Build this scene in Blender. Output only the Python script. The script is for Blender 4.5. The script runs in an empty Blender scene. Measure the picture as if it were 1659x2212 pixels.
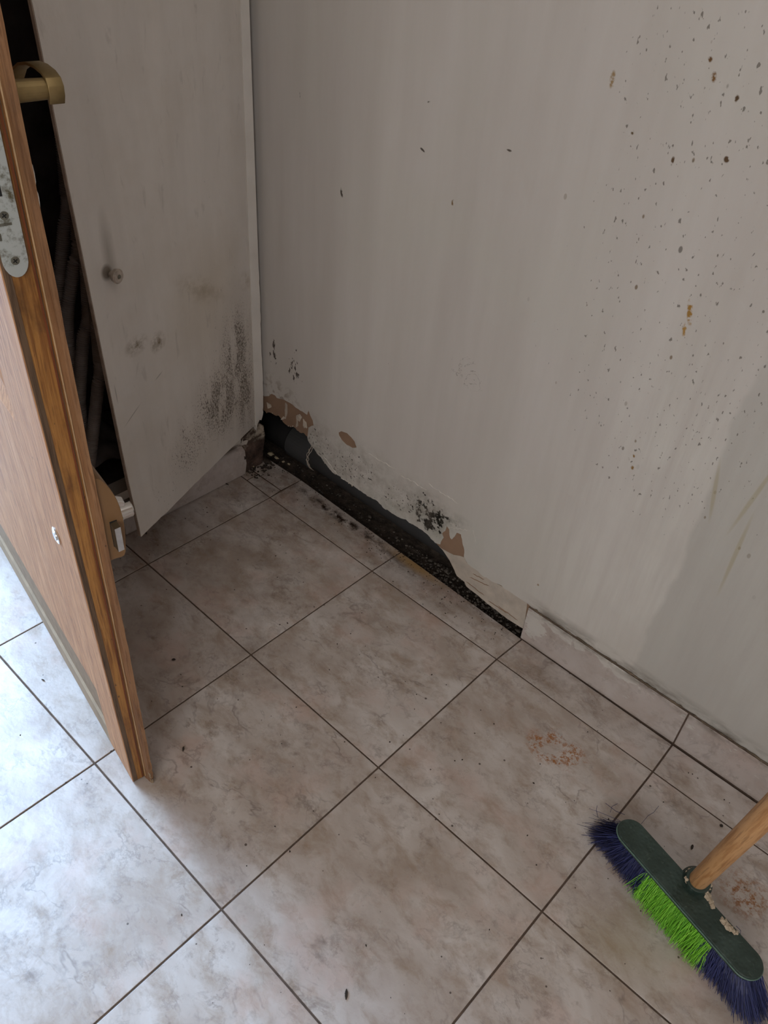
import bpy, bmesh, math, random
from mathutils import Vector, Matrix, noise
from mathutils.geometry import tessellate_polygon
random.seed(7)
K = 1/3.0            # one floor tile = 1/3 m; all plans below are drawn in tile widths
C = bpy.context.scene.collection
scene = bpy.context.scene
PI = math.pi

# ------------------------------------------------------------------ camera
CAM = Vector((3.39721, -2.84206, 3.62489))
ROT = [(0.727105, 0.682631, 0.073025), (0.48245, -0.432391, -0.761761), (-0.488427, 0.589111, -0.643729)]
FPX = 1752.6
cd = bpy.data.cameras.new('camera'); cam = bpy.data.objects.new('camera', cd); C.objects.link(cam)
cd.sensor_fit = 'VERTICAL'; cd.sensor_height = 24.0; cd.lens = FPX/2212*24.0
cd.clip_start = 0.01; cd.clip_end = 200
r, d_, f_ = [Vector(x) for x in ROT]
M = Matrix((r, -d_, -f_)).transposed().to_4x4(); M.translation = CAM*K
cam.matrix_world = M
scene.camera = cam

# ------------------------------------------------------------------ world, lights, exposure
w = bpy.data.worlds.new('sky'); scene.world = w; w.use_nodes = True
bg = w.node_tree.nodes['Background']; bg.inputs[0].default_value = (0.44, 0.67, 1.0, 1); bg.inputs[1].default_value = 9.0

def area(name, loc, target, sx, sy, power, col):
    l = bpy.data.lights.new(name, 'AREA'); l.shape = 'RECTANGLE'; l.size = sx*K; l.size_y = sy*K
    l.energy = power; l.color = col
    o = bpy.data.objects.new(name, l); C.objects.link(o); o.location = Vector(loc)*K
    o.rotation_euler = (Vector(target)-Vector(loc)).to_track_quat('-Z', 'Y').to_euler()
    return o
# window behind and to the right of the photographer
area('window_daylight', (5.2, -6.8, 4.2), (3.0, 0.2, 1.0), 4.5, 4.0, 19.5, (1.0, 0.955, 0.905))
area('ceiling_bounce', (2.6, -2.6, 7.2), (2.6, -2.4, 0), 4.0, 4.0, 3.6, (1.0, 0.955, 0.91))

sun = bpy.data.lights.new('hazy_sun', 'SUN'); sun.energy = 3.1; sun.angle = math.radians(30); sun.color = (0.56, 0.76, 1.0)
so = bpy.data.objects.new('hazy_sun', sun); C.objects.link(so)
so.rotation_euler = Vector((.70, .050, -.70)).to_track_quat('-Z', 'Y').to_euler()

vs = scene.view_settings
vs.view_transform = 'Standard'; vs.look = 'None'; vs.gamma = 1.0; vs.use_curve_mapping = False
vs.exposure = 0.20

# ------------------------------------------------------------------ pixel rays, to read plan positions on known planes
def ray(u, v):
    a = ((u-829.5)/FPX, (v-1106)/FPX, 1.0)
    return Vector([sum(ROT[i][k]*a[i] for i in range(3)) for k in range(3)])
def on_z(u, v, z=0.0):
    q = ray(u, v); return CAM + q*((z-CAM.z)/q.z)
def on_y(u, v, y):
    q = ray(u, v); return CAM + q*((y-CAM.y)/q.y)
def on_x(u, v, x):
    q = ray(u, v); return CAM + q*((x-CAM.x)/q.x)
WY = 0.248                      # plane of the painted right wall
def wall_pt(u, v): q = on_y(u, v, WY); return (q.x, q.z)

# ------------------------------------------------------------------ node helper
class NT:
    def __init__(s, name):
        s.m = bpy.data.materials.new(name); s.m.use_nodes = True; s.t = s.m.node_tree
        s.b = s.t.nodes['Principled BSDF']; s.oc = None
    def n(s, typ, **kw):
        x = s.t.nodes.new(typ)
        for k, v in kw.items(): setattr(x, k, v)
        return x
    def ln(s, a, b): s.t.links.new(a, b)
    def put(s, inp, v):
        if isinstance(v, bpy.types.NodeSocket): s.ln(v, inp)
        elif isinstance(v, (tuple, list)) and len(v) == 3 and inp.type == 'RGBA': inp.default_value = (*v, 1)
        else: inp.default_value = v
    def obj(s):
        """object coordinates in tile widths"""
        if s.oc is None:
            tc = s.n('ShaderNodeTexCoord'); vm = s.n('ShaderNodeVectorMath', operation='SCALE')
            s.ln(tc.outputs['Object'], vm.inputs[0]); vm.inputs['Scale'].default_value = 1/K; s.oc = vm.outputs[0]
        return s.oc
    def uv(s):
        tc = s.n('ShaderNodeTexCoord'); return tc.outputs['UV']
    def map(s, vec, loc=(0,0,0), rot=(0,0,0), sc=(1,1,1), typ='POINT'):
        x = s.n('ShaderNodeMapping', vector_type=typ); s.ln(vec, x.inputs[0])
        x.inputs[1].default_value = loc; x.inputs[2].default_value = rot; x.inputs[3].default_value = sc
        return x.outputs[0]
    def noise(s, vec, scale, detail=4, rough=0.55, dist=0.0, col=False):
        x = s.n('ShaderNodeTexNoise'); s.ln(vec, x.inputs['Vector']); x.inputs['Scale'].default_value = scale
        x.inputs['Detail'].default_value = detail; x.inputs['Roughness'].default_value = rough; x.inputs['Distortion'].default_value = dist
        return x.outputs['Color' if col else 'Fac']
    def voro(s, vec, scale, feature='F1', out='Distance', rnd=1.0):
        x = s.n('ShaderNodeTexVoronoi', feature=feature); s.ln(vec, x.inputs['Vector']); x.inputs['Scale'].default_value = scale
        x.inputs['Randomness'].default_value = rnd
        return x.outputs[out]
    def math(s, op, a, b=0.0, clamp=False):
        x = s.n('ShaderNodeMath', operation=op, use_clamp=clamp); s.put(x.inputs[0], a); s.put(x.inputs[1], b); return x.outputs[0]
    def mr(s, v, a, b, c=0.0, d=1.0):
        x = s.n('ShaderNodeMapRange'); s.put(x.inputs[0], v)
        for i, q in enumerate((a, b, c, d)): x.inputs[i+1].default_value = q
        return x.outputs[0]
    def mix(s, f, a, b, mode='MIX'):
        x = s.n('ShaderNodeMix', data_type='RGBA', blend_type=mode); s.put(x.inputs[0], f); s.put(x.inputs[6], a); s.put(x.inputs[7], b); return x.outputs[2]
    def add(s, *a):
        o = a[0]
        for q in a[1:]: o = s.math('ADD', o, q)
        return o
    def mul(s, a, b): return s.math('MULTIPLY', a, b)
    def mx(s, *a):
        o = a[0]
        for q in a[1:]: o = s.math('MAXIMUM', o, q)
        return o
    def blob(s, vec, c, r, rot=0.0, axes='xy'):
        """soft ellipse, 1 in the middle and 0 at the rim, in two of the three axes"""
        B = 1e4
        if axes == 'xy': x = s.map(vec, (c[0], c[1], 0), (0, 0, rot), (r[0], r[1], B), 'TEXTURE')
        elif axes == 'xz': x = s.map(vec, (c[0], 0, c[1]), (0, -rot, 0), (r[0], B, r[1]), 'TEXTURE')
        else: x = s.map(vec, (0, c[0], c[1]), (rot, 0, 0), (B, r[0], r[1]), 'TEXTURE')
        g = s.n('ShaderNodeTexGradient', gradient_type='SPHERICAL'); s.ln(x, g.inputs[0]); return g.outputs['Fac']
    def bump(s, h, strength=0.3, dist=0.01):
        x = s.n('ShaderNodeBump'); x.inputs['Strength'].default_value = strength; x.inputs['Distance'].default_value = dist*K
        s.put(x.inputs['Height'], h); s.ln(x.outputs[0], s.b.inputs['Normal'])
    def done(s, color, rough=0.6, metal=0.0, spec=0.5):
        s.put(s.b.inputs['Base Color'], color); s.put(s.b.inputs['Roughness'], rough); s.put(s.b.inputs['Metallic'], metal)
        s.b.inputs['Specular IOR Level'].default_value = spec
        return s.m

def rgb(h):
    h = h.lstrip('#'); c = [int(h[i:i+2], 16)/255 for i in (0, 2, 4)]
    return tuple(x/12.92 if x <= .04045 else ((x+.055)/1.055)**2.4 for x in c)

def plain(name, c, rough=0.6, metal=0.0, var=0.15, scale=12, bump=0.0, spec=0.5):
    s = NT(name); v = s.noise(s.obj(), scale, 5)
    col = s.mix(s.mr(v, .3, .7), tuple(x*(1-var) for x in c), tuple(min(1, x*(1+var)) for x in c))
    if bump: s.bump(s.noise(s.obj(), scale*4, 4), bump, 0.01)
    return s.done(col, rough, metal, spec)

# ------------------------------------------------------------------ mesh helper
class MB:
    """collects geometry in tile widths and links it as ONE mesh object"""
    def __init__(s): s.bm = bmesh.new(); s.uvs = None
    def face(s, pts):
        vs_ = [s.bm.verts.new(p) for p in pts]
        return s.bm.faces.new(vs_)
    def hexa(s, b, t):
        """bottom and top quads"""
        n = len(b)
        lo = [s.bm.verts.new(p) for p in b]; hi = [s.bm.verts.new(p) for p in t]
        s.bm.faces.new(lo[::-1]); s.bm.faces.new(hi)
        for i in range(n): s.bm.faces.new((lo[i], lo[(i+1) % n], hi[(i+1) % n], hi[i]))
        return s
    def box(s, a, b):
        (x0, y0, z0), (x1, y1, z1) = a, b
        q = [(x0, y0), (x1, y0), (x1, y1), (x0, y1)]
        return s.hexa([(x, y, z0) for x, y in q], [(x, y, z1) for x, y in q])
    def tube(s, pts, rad, n=10, cap=True, twist=0.0):
        pts = [Vector(p) for p in pts]; rings = []
        rads = rad if isinstance(rad, (list, tuple)) else [rad]*len(pts)
        up = None
        for i, p in enumerate(pts):
            t = (pts[min(i+1, len(pts)-1)]-pts[max(i-1, 0)]).normalized()
            if up is None: up = t.orthogonal().normalized()
            up = (up - t*up.dot(t)).normalized(); sd = t.cross(up)
            rings.append([s.bm.verts.new(p+(up*math.cos(2*PI*k/n)+sd*math.sin(2*PI*k/n))*rads[i]) for k in range(n)])
        for a, b in zip(rings, rings[1:]):
            for k in range(n): s.bm.faces.new((a[k], a[(k+1) % n], b[(k+1) % n], b[k]))
        if cap: s.bm.faces.new(rings[0][::-1]); s.bm.faces.new(rings[-1])
        return s
    def slab(s, poly, to3, depth):
        """flat outline poly (u,v) placed by to3(u,v,w); w runs 0..depth"""
        tri = tessellate_polygon([[Vector((p[0], p[1], 0)) for p in poly]])
        F = [s.bm.verts.new(to3(p[0], p[1], 0)) for p in poly]; Bk = [s.bm.verts.new(to3(p[0], p[1], depth)) for p in poly]
        for t in tri:
            try:
                s.bm.faces.new([F[i] for i in t]); s.bm.faces.new([Bk[i] for i in t[::-1]])
            except ValueError: pass
        n = len(poly)
        for i in range(n): s.bm.faces.new((F[i], F[(i+1) % n], Bk[(i+1) % n], Bk[i]))
        return s
    def sphere(s, c, rx, ry=None, rz=None, sub=2, jit=0.0, rot=0.0, seed=0):
        ry = ry or rx; rz = rz or rx
        g = bmesh.ops.create_icosphere(s.bm, subdivisions=sub, radius=1.0)
        cr, sr = math.cos(rot), math.sin(rot)
        for v in g['verts']:
            p = v.co.copy()
            if jit: p *= 1+jit*noise.noise(p*1.3+Vector((seed*3.1, seed*1.7, seed)))*2
            x, y, z = p.x*rx, p.y*ry, p.z*rz
            v.co = Vector((c[0]+x*cr-y*sr, c[1]+x*sr+y*cr, c[2]+z))
        return s
    def build(s, name, mat, parent=None, smooth=False, bevel=0.0, seg=2, base=None, auto=None):
        base = Vector(base) if base is not None else (Vector(parent['_b']) if parent is not None and '_b' in parent else Vector((0, 0, 0)))
        bmesh.ops.recalc_face_normals(s.bm, faces=s.bm.faces)
        for v in s.bm.verts: v.co = (v.co-base)*K
        me = bpy.data.meshes.new(name); s.bm.to_mesh(me); s.bm.free()
        me.materials.append(mat)
        if smooth: me.polygons.foreach_set('use_smooth', [True]*len(me.polygons))
        o = bpy.data.objects.new(name, me); C.objects.link(o)
        if parent is not None: o.parent = parent; 
        else: o.location = base*K
        if bevel:
            m = o.modifiers.new('bevel', 'BEVEL'); m.width = bevel*K; m.segments = seg; m.limit_method = 'ANGLE'; m.angle_limit = 0.6
        return o

def tag(o, label=None, cat=None, group=None, kind=None):
    if label: o['label'] = label
    if cat: o['category'] = cat
    if group: o['group'] = group
    if kind: o['kind'] = kind
    return o
BASES = {}
def empty(name, base):
    o = bpy.data.objects.new(name, None); o.empty_display_size = .05; C.objects.link(o)
    o.location = Vector(base)*K; BASES[o.name] = Vector(base); return o
def sub(mb, name, mat, parent, **kw):
    """child mesh whose parent's origin is known"""
    root = parent
    while root.name not in BASES and root.parent: root = root.parent
    b = BASES.get(root.name, Vector((0, 0, 0)))
    return mb.build(name, mat, parent, base=b, **kw)

def jag(pts, amp, step, seed=1, closed=False):
    """roughens an outline"""
    rnd = random.Random(seed); out = []
    n = len(pts)
    for i in range(n if closed else n-1):
        a, b = pts[i], pts[(i+1) % n]; L = math.dist(a, b); k = max(1, int(L/step))
        nx, ny = -(b[1]-a[1])/(L+1e-9), (b[0]-a[0])/(L+1e-9)
        for j in range(k):
            t = j/k; e = 0 if j == 0 else rnd.uniform(-amp, amp)
            out.append((a[0]+(b[0]-a[0])*t+nx*e, a[1]+(b[1]-a[1])*t+ny*e))
    if not closed: out.append(tuple(pts[-1]))
    return out

# ================================================================== MATERIALS
def mat_tile(vertical=False, island=True):
    s = NT('marbled ceramic tile')
    v0 = s.obj()
    if island:
        geo = s.n('ShaderNodeNewGeometry')
        off = s.n('ShaderNodeVectorMath', operation='SCALE'); cx = s.n('ShaderNodeCombineXYZ')
        wn = s.n('ShaderNodeTexWhiteNoise', noise_dimensions='1D'); s.ln(geo.outputs['Random Per Island'], wn.inputs['W'])
        s.ln(wn.outputs['Color'], off.inputs[0]); off.inputs['Scale'].default_value = 37.0
        ad = s.n('ShaderNodeVectorMath', operation='ADD'); s.ln(v0, ad.inputs[0]); s.ln(off.outputs[0], ad.inputs[1]); v = ad.outputs[0]
    else: v = v0
    vr = s.map(v, rot=(0, 0, .6), sc=(1, 1.6, 1))
    cloud = s.noise(vr, 2.4, 5, .58, .4)
    col = s.mix(s.mr(cloud, .34, .66), rgb('#a99c93'), rgb('#c8c1bd'))
    mid = s.noise(vr, 6.5, 7, .68, .3)
    col = s.mix(s.mul(s.mr(mid, .47, .68), .75), col, rgb('#978473'))
    pk = s.noise(v, 3.3, 4, .6)
    col = s.mix(s.mul(s.mr(pk, .52, .70), .40), col, rgb('#c2a499'))
    # veins: ridges of a gently distorted noise, broken up by another
    vn = s.noise(vr, 1.7, 5, .60, .35)
    ridge = s.mr(s.math('ABSOLUTE', s.math('SUBTRACT', vn, .5)), 0.0, .016, 1, 0)
    vn2 = s.noise(s.map(v, (5, 3, 0), (0, 0, -.5), (1, 1.5, 1)), 2.9, 6, .66, .3)
    ridge2 = s.mr(s.math('ABSOLUTE', s.math('SUBTRACT', vn2, .5)), 0.0, .022, 1, 0)
    brk = s.mr(s.noise(v, 4.2, 5, .65), .46, .62)
    vein = s.mul(s.mx(ridge, s.mul(ridge2, .7)), brk)
    col = s.mix(s.mul(vein, .62), col, rgb('#70635d'))
    smudge = s.mul(s.mr(s.noise(v, 13, 7, .72, .2), .54, .70), s.mr(s.noise(v, 2.6, 3), .46, .6))
    col = s.mix(s.mul(smudge, .65), col, rgb('#7a6c64'))
    w0 = v0
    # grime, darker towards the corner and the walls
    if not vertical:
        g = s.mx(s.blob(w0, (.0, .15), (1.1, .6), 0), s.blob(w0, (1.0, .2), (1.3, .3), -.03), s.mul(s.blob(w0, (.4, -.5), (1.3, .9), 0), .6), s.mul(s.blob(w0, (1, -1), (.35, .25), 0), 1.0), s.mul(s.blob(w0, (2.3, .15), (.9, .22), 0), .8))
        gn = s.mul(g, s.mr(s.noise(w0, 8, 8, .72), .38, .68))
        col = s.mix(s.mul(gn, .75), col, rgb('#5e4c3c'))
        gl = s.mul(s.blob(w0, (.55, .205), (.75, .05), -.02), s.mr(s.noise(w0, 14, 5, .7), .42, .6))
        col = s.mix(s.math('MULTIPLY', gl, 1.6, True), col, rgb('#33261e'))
        # speckled dirt grains
        cell = s.voro(w0, 26); pick = s.n('ShaderNodeTexVoronoi'); s.ln(w0, pick.inputs['Vector']); pick.inputs['Scale'].default_value = 26
        sel = s.n('ShaderNodeSeparateColor'); s.ln(pick.outputs['Color'], sel.inputs[0])
        rr = s.mul(s.math('POWER', sel.outputs[0], 7), .17)
        dot = s.mr(s.math('SUBTRACT', cell, rr), -.02, .02, 1, 0)
        dot = s.mul(dot, s.mr(sel.outputs[1], .45, .5))
        col = s.mix(s.mul(dot, .85), col, rgb('#3c2f27'))
        # ochre edge where water stood, rusty footprints of something lifted away
        oc = s.blob(w0, (1.15, .235), (.30, .06), 0)
        col = s.mix(s.math('MULTIPLY', oc, 1.3, True), col, rgb('#a3855c'))
        q = on_z(1200, 1618)
        ring = s.mul(s.mr(s.blob(w0, (q.x, q.y), (.20, .14), .3), 0.05, .4), s.mul(s.mr(s.noise(w0, 36, 5, .85), .48, .55), s.mr(s.noise(s.map(w0, (3.3, 1, 0)), 12, 3), .42, .52)))
        col = s.mix(s.mul(ring, .95), col, rgb('#96602f'))
        q = on_z(1610, 1935)
        ring = s.mul(s.blob(w0, (q.x, q.y), (.17, .15), .3), s.mr(s.noise(w0, 26, 4, .8), .48, .6))
        col = s.mix(s.math('MULTIPLY', ring, 1.5, True), col, rgb('#8d5f3a'))
        q = on_z(1350, 2050)
        col = s.mix(s.mul(s.blob(w0, (q.x, q.y), (.3, .18), .3), .25), col, rgb('#94884a'))
    else:
        col = s.mix(.5, col, rgb('#bdb3af'))
        q = wall_pt(1235, 1372); q2 = wall_pt(1330, 1440); q3 = wall_pt(1160, 1345)
        br = s.noise(s.map(w0, rot=(0, .5, 0), sc=(1, 1, 2.2)), 11, 5, .6, .5)
        mk = s.mx(s.blob(w0, (q[0], q[1]+.05), (.34, .13), 0, 'xz'), s.blob(w0, (q2[0], q2[1]+.05), (.22, .12), 0, 'xz'), s.blob(w0, (q3[0], q3[1]), (.10, .16), 0, 'xz'))
        t = s.mr(s.add(s.mr(mk, 0, .6), s.mul(s.math('SUBTRACT', br, .5), 2.6)), .38, .50)
        col = s.mix(s.mul(t, .8), col, rgb('#cfccc6'))
        gn = s.mr(s.noise(w0, 6, 6, .7), .5, .75)
        col = s.mix(s.mul(gn, .2), col, rgb('#7d7068'))
        sz = s.n('ShaderNodeSeparateXYZ'); s.ln(w0, sz.inputs[0])
        ed = s.mx(s.mr(sz.outputs[2], .222, .262), s.mul(s.mr(sz.outputs[2], .03, .0), .7))
        col = s.mix(s.mul(s.mul(ed, s.mr(s.noise(s.map(w0, sc=(1, 1, 2.5)), 5, 6, .7), .42, .62)), .75), col, rgb('#554738'))
    s.bump(s.add(s.mul(s.noise(v, 3, 3), .5), s.mul(s.noise(v, 45, 4, .6), .16)), .30, .014)
    rg = s.mr(s.noise(v, 9, 4), .3, .7, .24, .36)
    return s.done(col, rg, 0, .5)

def wall_specks(s, vec, col, scale, mask, thr, colr, stretch=(1, 1, 1), strength=.9, soft=.03, det=3):
    v = s.map(vec, sc=stretch)
    n = s.noise(v, scale, det, .6)
    t = s.math('SUBTRACT', s.add(n, s.mul(mask, thr[1])), thr[0])
    return s.mix(s.mul(s.mr(t, 0, soft), strength), col, colr)

def mat_wall_right():
    s = NT('old white wall paint, stained'); v = s.obj(); X = 'xz'
    st = s.map(v, sc=(3.2, 1, .35))
    streak = s.noise(st, 1.6, 5, .6)
    col = s.mix(s.mr(streak, .3, .7), rgb('#c2bcb6'), rgb('#ccc7c2'))
    cl = s.noise(v, 1.2, 5, .6)
    col = s.mix(s.mul(s.mr(cl, .45, .7), .4), col, rgb('#c4c2b8'))
    sep = s.n('ShaderNodeSeparateXYZ'); s.ln(v, sep.inputs[0]); x, z = sep.outputs[0], sep.outputs[2]
    # fresher, brushed-over zone up to a ragged upright edge; greyer plain paint to its right
    edge = s.math('SUBTRACT', x, s.add(2.58, s.mul(s.noise(s.map(v, sc=(.2, 1, 1.6)), 1.5, 3), .16)))
    right = s.mul(s.mr(edge, -.01, .012), s.mr(z, 2.35, 2.0))
    brush = s.noise(s.map(v, sc=(9, 1, .7)), 1.6, 6, .65)
    bright = s.mul(s.mul(s.mr(x, 1.5, 2.4), s.mr(z, 2.5, 1.6)), s.mul(s.mr(s.noise(v, 1.6, 4), .35, .6), s.mr(brush, .34, .62)))
    col = s.mix(s.mul(bright, .6), col, rgb('#d9d7d0'))
    col = s.mix(s.mul(right, .55), col, rgb('#b2b0aa'))
    # damp repaired strip over the hole
    low = s.mul(s.mr(z, .75, .25), s.mr(x, 2.0, 1.5))
    col = s.mix(s.mul(low, s.mr(s.noise(v, 4, 5, .7), .35, .7)), col, rgb('#b9bab2'))
    # black mould
    a = wall_pt(928, 1112); b = wall_pt(955, 1125)
    m = s.mr(s.mx(s.blob(v, a, (.22, .2), .3, X), s.mul(s.blob(v, b, (.25, .08), .5, X), .9)), 0, .55)
    col = s.mix(s.mul(m, s.mr(s.noise(v, 14, 6, .7), .38, .6, 0, .55)), col, rgb('#77756c'))
    col = wall_specks(s, v, col, 22, m, (.80, .32), rgb('#15140f'), (1, 1, 1), 1, .05, 6)
    # fine dark specks between hole and plaster
    a = wall_pt(760, 1010); b = wall_pt(690, 960); c = wall_pt(860, 1080)
    m = s.mr(s.mx(s.blob(v, a, (.5, .24), .35, X), s.blob(v, b, (.25, .25), 0, X), s.mul(s.blob(v, c, (.5, .25), .3, X), .8)), 0, .6)
    col = s.mix(s.mul(m, s.mr(s.noise(v, 12, 6, .7), .42, .62, 0, .45)), col, rgb('#857b70'))
    col = wall_specks(s, v, col, 52, m, (.84, .24), rgb('#2c241e'), (1, 1, 1), .9, .03, 4)
    a = wall_pt(590, 765); b = wall_pt(635, 800); c = wall_pt(600, 860)
    m = s.mr(s.mx(s.blob(v, a, (.06, .2), 0, X), s.mul(s.blob(v, b, (.14, .24), 0, X), .7)), 0, .5)
    col = wall_specks(s, v, col, 26, m, (.82, .27), rgb('#30231a'), (1.4, 1, .7), .9, .03, 4)
    col = s.mix(s.mul(s.blob(v, c, (.3, .2), 0, X), s.mr(s.noise(v, 20, 5), .5, .6)), col, rgb('#8d7f72'))
    # sparse dark specks on the whole wall
    m = s.mr(s.noise(v, 1.3, 2), .4, .7)
    col = wall_specks(s, v, col, 30, m, (.83, .06), rgb('#4c4640'), (1.3, 1, .8), .7, .03, 2)
    # brown splashes to the right, slanting drips
    vs2 = s.map(v, rot=(0, .05, 0), sc=(1, 1, .6))
    vo = s.n('ShaderNodeTexVoronoi'); s.ln(vs2, vo.inputs['Vector']); vo.inputs['Scale'].default_value = 22
    sc = s.n('ShaderNodeSeparateColor'); s.ln(vo.outputs['Color'], sc.inputs[0])
    rr = s.mul(s.math('POWER', sc.outputs[0], 6), .20)
    dot = s.mr(s.math('SUBTRACT', vo.outputs['Distance'], rr), -.03, .03, 1, 0)
    m = s.mx(s.blob(v, wall_pt(1500, 700), (.9, 1.6), .15, X), s.blob(v, wall_pt(1520, 120), (.5, 1.0), 0, X))
    m = s.mr(m, .02, .45)
    dot = s.mul(s.mul(dot, s.mr(sc.outputs[1], .40, .45)), m)
    col = s.mix(s.mul(dot, .75), col, s.mix(s.mr(sc.outputs[2], .4, .6), rgb('#6f5834'), rgb('#5b564e')))
    col = wall_specks(s, v, col, 48, m, (.875, .22), rgb('#6b655d'), (1.2, 1, .6), .8, .04, 2)
    for i, (p, r_, ro, cc) in enumerate([((1490, 675), (.022, .10), .3, '#a07a3c'), ((1478, 712), (.018, .05), .2, '#a8844a'), ((1323, 172), (.022, .05), .1, '#9a8260'),
              ((1532, 128), (.022, .03), .3, '#6b4d2c'), ((1542, 165), (.02, .03), .3, '#7b5a34'), ((1366, 286), (.012, .016), 0, '#5e4c32'), ((1590, 213), (.02, .02), 0, '#5b4630'),
              ((1570, 344), (.02, .02), 0, '#5b4630'), ((1453, 347), (.012, .03), 0, '#5b4630'), ((978, 437), (.014, .03), 0, '#7d6546'), ((738, 418), (.016, .05), .3, '#4e4740'), ((648, 203), (.009, .03), 0, '#3a332e'),
              ((912, 323), (.035, .009), -.4, '#56504a'), ((1100, 325), (.025, .008), 0, '#5d5750'), ((926, 220), (.02, .008), .5, '#6a645c'), ((1368, 985), (.015, .018), 0, '#8a6a3a'), ((1366, 1010), (.015, .02), 0, '#8a6a3a'), ((1162, 1263), (.014, .016), 0, '#80602e')]):
        col = s.mix(s.mr(s.mul(s.blob(v, wall_pt(*p), (r_[0]*.75, r_[1]*.8), ro, X), s.mr(s.noise(v, 40, 3), .35, .6)), .12, .45), col, rgb(cc))
    # scribbled scratches near the middle
    q = wall_pt(1010, 805)
    wv = s.noise(s.map(v, (2, 0, 0)), 7, 5, .6, .8)
    scr = s.mul(s.mr(s.math('ABSOLUTE', s.math('SUBTRACT', wv, .5)), 0, .006, 1, 0), s.mr(s.blob(v, q, (.13, .09), -.3, X), 0, .2))
    col = s.mix(s.mul(scr, .8), col, rgb('#57514b'))
    # yellowish trickles on the right
    for p0, p1 in (((1640, 1100), (1540, 1290)), ((1659, 960), (1600, 1180)), ((1590, 1000), (1500, 1120))):
        a, b = wall_pt(*p0), wall_pt(*p1); c = ((a[0]+b[0])/2, (a[1]+b[1])/2); L = math.dist(a, b)/2; an = math.atan2(b[0]-a[0], b[1]-a[1])
        col = s.mix(s.mul(s.mr(s.blob(v, c, (.012, L), an, X), 0, .5), .45), col, rgb('#a79a72'))
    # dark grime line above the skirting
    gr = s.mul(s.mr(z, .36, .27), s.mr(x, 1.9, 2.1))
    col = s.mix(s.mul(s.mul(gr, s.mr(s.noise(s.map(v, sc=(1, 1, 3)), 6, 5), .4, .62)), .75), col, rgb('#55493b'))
    s.bump(s.add(s.mul(streak, .5), s.mul(s.noise(v, 24, 4), .25), s.mul(s.noise(v, 5, 4), .6)), .25, .02)
    return s.done(col, .62, 0, .35)

HINGE = Vector((-.34, .148, 0)); PW = 1.317; A0 = -1.22866
def pan_dir(z): a = A0-.0293*(min(z, 3.3)-.37); return Vector((math.cos(a), math.sin(a), 0))
def pan_uv(u, v):
    """pixel to (distance from hinge, height) on the cupboard door"""
    z = 1.0
    for _ in range(8):
        dr = pan_dir(z); n = Vector((dr.y, -dr.x, 0)); q = ray(u, v); p = CAM+q*((HINGE-CAM).dot(n)/q.dot(n)); z = p.z
    return ((p-HINGE).dot(dr), p.z)

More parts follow.
